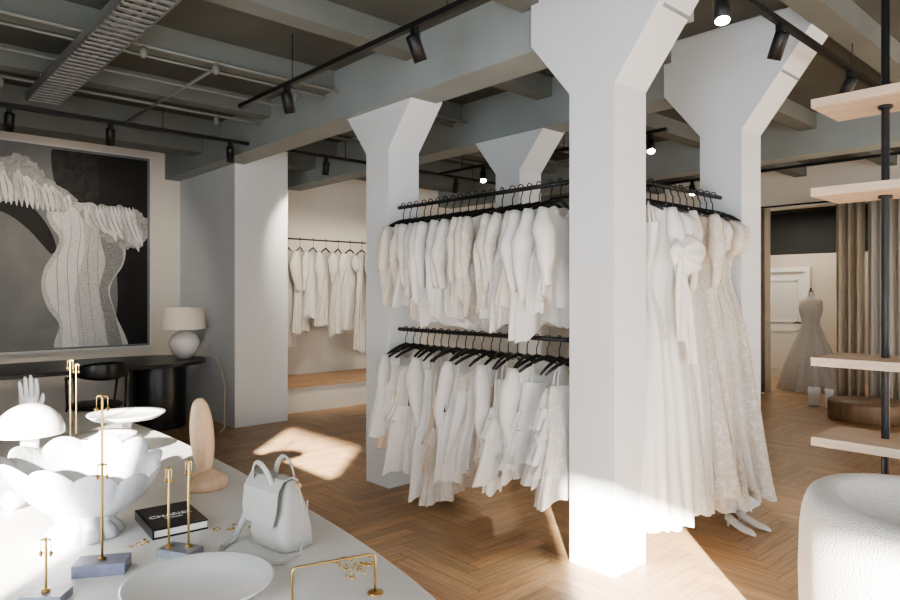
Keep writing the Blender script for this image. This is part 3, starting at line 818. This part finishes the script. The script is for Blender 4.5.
def mannequin(cx, cy):
    b = MB()
    b.lathe((cx,cy,0), [(.16,0),(.16,.02),(.02,.035),(.015,.6)], 24, 1)
    rings = []
    def ell(w, d, z): return [(cx-.0+d*cos(2*pi*k/32), cy+w*sin(2*pi*k/32), z) for k in range(32)]
    b.loft([ell(.155,.11,.9), ell(.12,.09,1.02), ell(.125,.095,1.1), ell(.155,.12,1.22), ell(.16,.11,1.3), ell(.165,.09,1.37), ell(.14,.07,1.41), ell(.055,.05,1.44), ell(.045,.045,1.5), ell(.035,.035,1.52)], 2)
    b.lathe((cx,cy,1.52), [(.036,0),(.03,.012),(.012,.02),(.012,.035),(.018,.05),(.002,.065)], 16, 1)
    b.lathe((cx,cy,0), [(.46,.01),(.44,.1),(.36,.4),(.26,.68),(.17,.9),(.125,1.02),(.13,1.1),(.162,1.22),(.166,1.29),(.15,1.33)], 96, 0,
        mod=lambda a,z,r: 1+max(0,(r-.13))*.25*(sin(13*a)+.5*sin(23*a+1)), cap0=False, cap1=False, sx=.85)
    for s in (-1, 1): b.tube([(cx-.07, cy+s*.1,1.3),(cx-.03,cy+s*.12,1.4),(cx+.06,cy+s*.1,1.3)], .014, 8, 0)
    b.obj('bridal_mannequin', [F[4], M['black'], F[1]])
mannequin(11.0, 3.83)
b = MB(); b.lathe((9.0,2.5,0), [(.40,0),(.42,.02),(.42,.2),(.41,.22)], 64, 0); 
b.obj('round_podium', [M['podium']])
b = MB(); b.obox((9.55,3.1,.12),(.14,.1,.24),.3); b.obox((9.6,3.3,.12),(.1,.14,.24),.2); b.obj('gift_box', [M['ceramic']], bevel=.005)
# pair of low pumps under the gowns
b = MB()
for (x,y,r) in ((4.22,1.98,-1.9),(4.34,1.96,-1.75)):
    D = Vector((cos(r), sin(r), 0)); E = Vector((-sin(r), cos(r), 0)); rg = []
    for (t, w, zb, zt_) in ((0,.012,.035,.075),(.03,.026,.03,.08),(.08,.028,.016,.06),(.14,.034,.004,.04),(.18,.034,.002,.036),(.21,.022,.002,.03),(.235,.006,.004,.014)):
        c = Vector((x,y,0)) + D*t
        rg.append([c + E*(w*cos(q)) + Vector((0,0,(zb+zt_)/2 + (zt_-zb)/2*sin(q))) for q in [2*pi*k/16 for k in range(16)]])
    b.loft(rg); c = Vector((x,y,0)) + D*.02
    b.tube([c, c+Vector((0,0,.045))], [.007,.012], 10)
b.obj('bridal_shoes', [F[2]])

# ------------------------------------------------------------ lights
def area(name, loc, rot, sx, sy, power, col=(1,1,1)):
    l = bpy.data.lights.new(name, 'AREA'); l.shape = 'RECTANGLE'; l.size = sx; l.size_y = sy; l.energy = power; l.color = col
    o = bpy.data.objects.new(name, l); C.objects.link(o); o.location = loc; o.rotation_euler = rot; return o
def point_to(o, d): o.rotation_euler = Vector(d).to_track_quat('-Z', 'Y').to_euler()
sun = bpy.data.lights.new('sun', 'SUN'); sun.energy = 60; sun.angle = radians(1.0); sun.color = (1.0, .94, .85)
so = bpy.data.objects.new('sun', sun); C.objects.link(so); so.location = (-6,-6,5); point_to(so, (1, 1, -.32*sqrt(2)))
cool = (.76, .88, 1.0)
a = area('window_fill_1', (XW+.02,-3.35,1.3), (0,0,0), 1.9, 1.9, 95, cool); point_to(a, (1,0,0))  # unseen area lamps added at both street openings to boost sky light
a = area('window_fill_2', (XW+.02,.63,1.3), (0,0,0), 1.45, 1.9, 115, cool); point_to(a, (1,0,0))
for i, w in enumerate(wins):
    a = area('window_fill_%d' % (i+3), ((w[0]+w[1])/2, YN+.02, 1.3), (0,0,0), 2.2, 1.9, 36, (.88,.94,1)); point_to(a, (0,1,0))  # added fill lamps at the unseen front windows
def spotl(name, loc, d, power, ang=60, col=(1,.86,.68), blend=.6, r=.03):
    l = bpy.data.lights.new(name, 'SPOT'); l.energy = power; l.spot_size = radians(ang); l.spot_blend = blend; l.color = col; l.shadow_soft_size = r
    o = bpy.data.objects.new(name, l); C.objects.link(o); o.location = loc; point_to(o, d)
spotl('spot_rack_far', (5.52,5.45,2.76), (-2,-2,-1.6), 90, 80)
spotl('spot_rack_gowns', (5.50,3.26,2.76), (-1.3,-1.0,-1.5), 80, 80)
spotl('spot_alcove', (3.95,6.4,2.78), (.6,1.6,-1.4), 110, 80)
spotl('spot_alcove_2', (5.9,6.4,2.78), (-.2,1.6,-1.4), 90, 80)
spotl('spot_picture', (1.75,6.4,2.78), (.1,2.2,-1.3), 70, 90)
a = area('fitting_room_light', (11.4,4.3,2.85), (0,0,0), 1.0, 1.5, 36, (1,.88,.72))
w = bpy.data.worlds.new('world'); bpy.context.scene.world = w; w.use_nodes = True
bg = w.node_tree.nodes['Background']; bg.inputs[0].default_value = (.78,.89,1,1); bg.inputs[1].default_value = 2.0
try: bpy.context.scene.view_settings.look = 'AgX - Medium High Contrast'
except Exception as e: print('look', e)

# ------------------------------------------------------------ camera
cam = bpy.data.cameras.new('camera'); cam.sensor_width = 36; cam.lens = 26.68; cam.shift_y = -7/900; cam.clip_start = .05
co = bpy.data.objects.new('camera', cam); C.objects.link(co)
co.location = (0, 0, 1.5); co.rotation_euler = (radians(90), 0, radians(-42.4))
bpy.context.scene.camera = co
